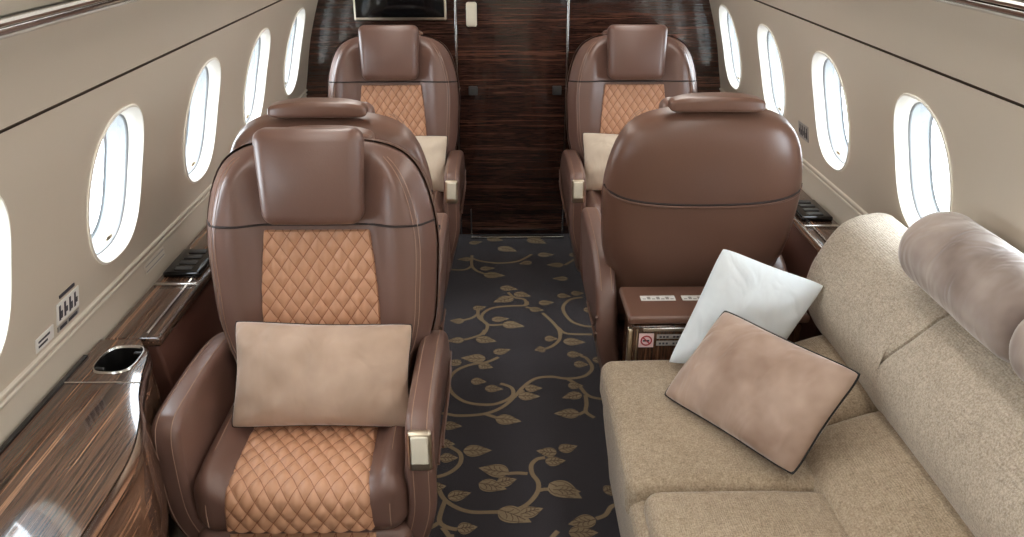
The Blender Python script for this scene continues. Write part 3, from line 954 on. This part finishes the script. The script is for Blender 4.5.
# top with a hole for the cup holder
import itertools
def console_plan(inset=0):
    return [(x-inset, y - (inset if y > 1.70 else 0)) for x, y in inner] + [(-1.035, 1.745-inset), (-1.035, -.60)]
def console_top():
    bm = bmesh.new()
    zt = .70
    o = [bm.verts.new((x-CO[0], y-CO[1], zt)) for x, y in console_plan(.006)]
    h = [bm.verts.new((p[0]-CO[0], p[1]-CO[1], zt)) for p in cupring(1, zt)]
    eo = [bm.edges.new((o[i], o[(i+1) % len(o)])) for i in range(len(o))]
    eh = [bm.edges.new((h[i], h[(i+1) % len(h)])) for i in range(len(h))]
    bmesh.ops.triangle_fill(bm, use_beauty=True, use_dissolve=False, edges=eo+eh)
    r = bmesh.ops.extrude_face_region(bm, geom=bm.faces[:])
    for v in [g for g in r['geom'] if isinstance(g, bmesh.types.BMVert)]: v.co.z -= .022
    bmesh.ops.recalc_face_normals(bm, faces=bm.faces)
    me = bpy.data.meshes.new('console_top'); bm.to_mesh(me); bm.free()
    me.materials.append(M['ebony_ledge'])
    ob = bpy.data.objects.new('console_top', me); COL.objects.link(ob); ob.parent = co
    return ob
console_top()
b = MB()
prof = [(.697, .004), (.690, 0), (.672, -.002), (.665, .004)]
b.grid([[(x-o_, y, z) for (x, y) in inner] for z, o_ in prof]); cons(b, 'edge_band', 'chrome')
b = MB()
prof = [(.666, .010), (.655, .004), (.60, -.004), (.52, -.010), (.44, -.008), (.36, .002), (.30, .018)]
b.grid([[(x-o_, y, z) for (x, y) in inner] for z, o_ in prof]); cons(b, 'front_panel', 'ebony_ledge')
b = MB()
b.grid([[(x-o_, y, z) for (x, y) in inner] for z, o_ in [(.30, .016), (.27, .012), (.20, .02), (.10, .03), (0, .03)]])
b.grid([[(max(x, -wx(z)+.01), 1.745-.004, z) for z in (0, .15, .3, .45, .6, .68)] for x in (-.93, -.98, -1.035)])
cons(b, 'lower_panel', 'ebony_ledge')
b = MB(); b.grid([cupring(1.10, .7005), cupring(1.06, .7035), cupring(1.0, .7035), cupring(.97, .699)], closev=True); cp = cons(b, 'cup_holder', 'chrome')
b = MB(); b.grid([cupring(.98, .700), cupring(.96, .66), cupring(.90, .615), cupring(.5, .61)], closev=True)
b.f.append(tuple(range(len(b.v)-40, len(b.v)))); b.m.append(0)
for sx in (-1, 1):
    b.rbox((CUP[0]+sx*.030, CUP[1]+sx*.035, .694), (.022, .012, .010), .003, 2)
w_ = cons(b, 'cup_well', 'black_inside', cp)
b = MB(); b.tube([(-1.03, 1.545, .7008), (-.905, 1.545, .7008)], .0028, 6)
b.tube([(-.905, 1.545, .7006), (-.862, 1.545, .7006)], .0014, 6); cons(b, 'lid_joint', 'chrome')
b = MB(); b.rbox((-1.034, .53, .702), (.012, 2.26, .008), .003, 2, (1, 1, 1)); cons(b, 'rear_strip', 'black_gloss')

# ------------------------------------------------------------------ side ledges further forward
def ledge(sg, ya, yb, label):
    xo, xi = 1.045, .905
    r = empty('side_ledge', (sg*.965, (ya+yb)/2, 0))
    tag(r, label, 'ledge', 'ebony side ledges under the windows')
    yc = (ya+yb)/2; L = yb-ya
    def at(b, n, m, p=r):
        b.v = [(x-sg*.965, y-yc, z) for x, y, z in b.v]; return b.build(n, M[m], p)
    b = MB(); b.rbox((sg*(xi+.068), yc, .678), (.135, L, .024), .006, 3, (1, 1, 1)); at(b, 'ledge_top', 'ebony_ledge')
    b = MB(); b.rbox((sg*(xi+.058), yc, .50), (.10, L-.01, .34), .01, 3, (1, 1, 1), lambda p: (p[0]-sg*.05*sstep(0, -.17, p[2]), p[1], p[2])); at(b, 'ledge_body', 'leather_dark')
    b = MB()
    for xx in (.909, .942): b.tube([(sg*xx, ya+.02, .692), (sg*xx, yb-.02, .692)], .004, 6)
    at(b, 'rail', 'chrome')
    for k in range(2):
        y = ya + (.30 if k == 0 else .92)
        b = MB(); b.rbox((sg*.972, y, .694), (.120, .010, .010), .003, 2); at(b, 'joint_bar', 'chrome')
    b = MB(); b.rbox((sg*.975, ya+.44, .698), (.105, .18, .018), .008, 3); cpn = at(b, 'control_panel', 'black_gloss')
    b = MB()
    for k in range(4): b.rbox((sg*.975, ya+.38+.04*k, .708), (.05, .022, .004), .0015, 2)
    at(b, 'button_row', 'rubber', cpn)
ledge(-1, 1.76, 4.13, 'glossy ebony ledge with chrome rails along the left wall')
ledge(1, 2.17, 4.13, 'glossy ebony ledge with chrome rails along the right wall')

# ------------------------------------------------------------------ things on the walls
def on_wall(sg, y, z, d=0.0): return Vector((sg*(wx(z)-d), y, z))
def placard(sg, y0, y1, z0, z1, mats, marks, label):
    b = MB()
    n = 4
    for d0, d1, rect, mi in [(0, .0025, (y0, y1, z0, z1), 0)] + [(.0024, .0032, m, 1) for m in marks]:
        ya, yb, za, zb = rect
        pts = []
        for d in (d0-.001, d1):
            pts += [on_wall(sg, ya, za, d), on_wall(sg, yb, za, d), on_wall(sg, yb, zb, d), on_wall(sg, ya, zb, d)]
        b.add(pts, [(0, 1, 2, 3), (4, 5, 6, 7), (0, 1, 5, 4), (1, 2, 6, 5), (2, 3, 7, 6), (3, 0, 4, 7)], mi)
    org = on_wall(sg, (y0+y1)/2, (z0+z1)/2)
    o = b.build('wall_placard', mats, origin=org, smooth=False, weld=False)
    tag(o, label, 'placard')
# exit pictogram placard: figure marks
def marks(y0, z0, w, h):
    m = []
    for k in range(4):
        a = y0 + w*(.08+.23*k)
        m.append((a, a+w*.07, z0+h*.15, z0+h*.85)); m.append((a+w*.09, a+w*.15, z0+h*(.2+.1*(k % 2)), z0+h*.55))
    return m
placard(-1, 1.590, 1.690, .818, .868, [M['white_label'], M['ink']], marks(1.590, .818, .10, .05), 'small white pictogram placard on the left wall between the two nearest windows')
placard(-1, 1.605, 1.672, .876, .883, [M['ink'], M['grey_label']], [], 'thin dark strip label above the white pictogram placard on the left wall')
placard(-1, 1.592, 1.69, .800, .812, [M['grey_label'], M['ink']], [(1.60, 1.63, .802, .810), (1.64, 1.68, .802, .810)], 'grey strip label below the white pictogram placard on the left wall')
placard(-1, 1.500, 1.572, .800, .832, [M['white_label'], M['ink']], [(1.508, 1.555, .819, .824), (1.508, 1.545, .808, .813)], 'lowest small white label on the left wall, above the console')
placard(-1, 2.06, 2.20, .722, .750, [M['ledge_trim'], M['grey_label']], [(2.065, 2.195, .742, .745), (2.065, 2.195, .727, .730)], 'pale strip label on the left wall under the second window')
placard(1, 2.845, 2.945, .868, .925, [M['grey_label'], M['ink']], marks(2.845, .868, .10, .057), 'grey pictogram placard on the right wall beside the turned seat')

# the screen on the bulkhead
t = empty('wall_screen', (-.55, YB, 1.27)); tag(t, 'black flat screen in a silver frame on the dark bulkhead', 'screen')
b = MB(); b.rbox((0, -.020, 0), (.445, .036, .285), .006, 3); b.build('frame', M['satin_metal'], t)
b = MB(); b.rbox((0, -.0385, .003), (.425, .004, .262), .0015, 2); b.build('display', M['black_gloss'], t)

# ------------------------------------------------------------------ light and camera
w = bpy.data.worlds.new('World'); bpy.context.scene.world = w; w.use_nodes = True
bg = w.node_tree.nodes['Background']; bg.inputs[0].default_value = (.88, .95, 1, 1); bg.inputs[1].default_value = SKY

cam = bpy.data.cameras.new('Camera'); co_ = bpy.data.objects.new('Camera', cam); COL.objects.link(co_)
cam.sensor_width = 36; cam.lens = 820/1024*36; cam.clip_start = .02
th, ya = R(24.3), R(.89)
fw = Vector((math.sin(ya)*math.cos(th), math.cos(ya)*math.cos(th), -math.sin(th)))
co_.location = (-.075, 0, 1.666); co_.rotation_euler = fw.to_track_quat('-Z', 'Y').to_euler()
sc = bpy.context.scene; sc.camera = co_
sc.view_settings.view_transform = 'Standard'; sc.view_settings.look = 'None'; sc.view_settings.gamma = 1
sc.view_settings.use_curve_mapping = False; sc.view_settings.exposure = EXPOSURE
sc.cycles.max_bounces = 10; sc.cycles.diffuse_bounces = 5
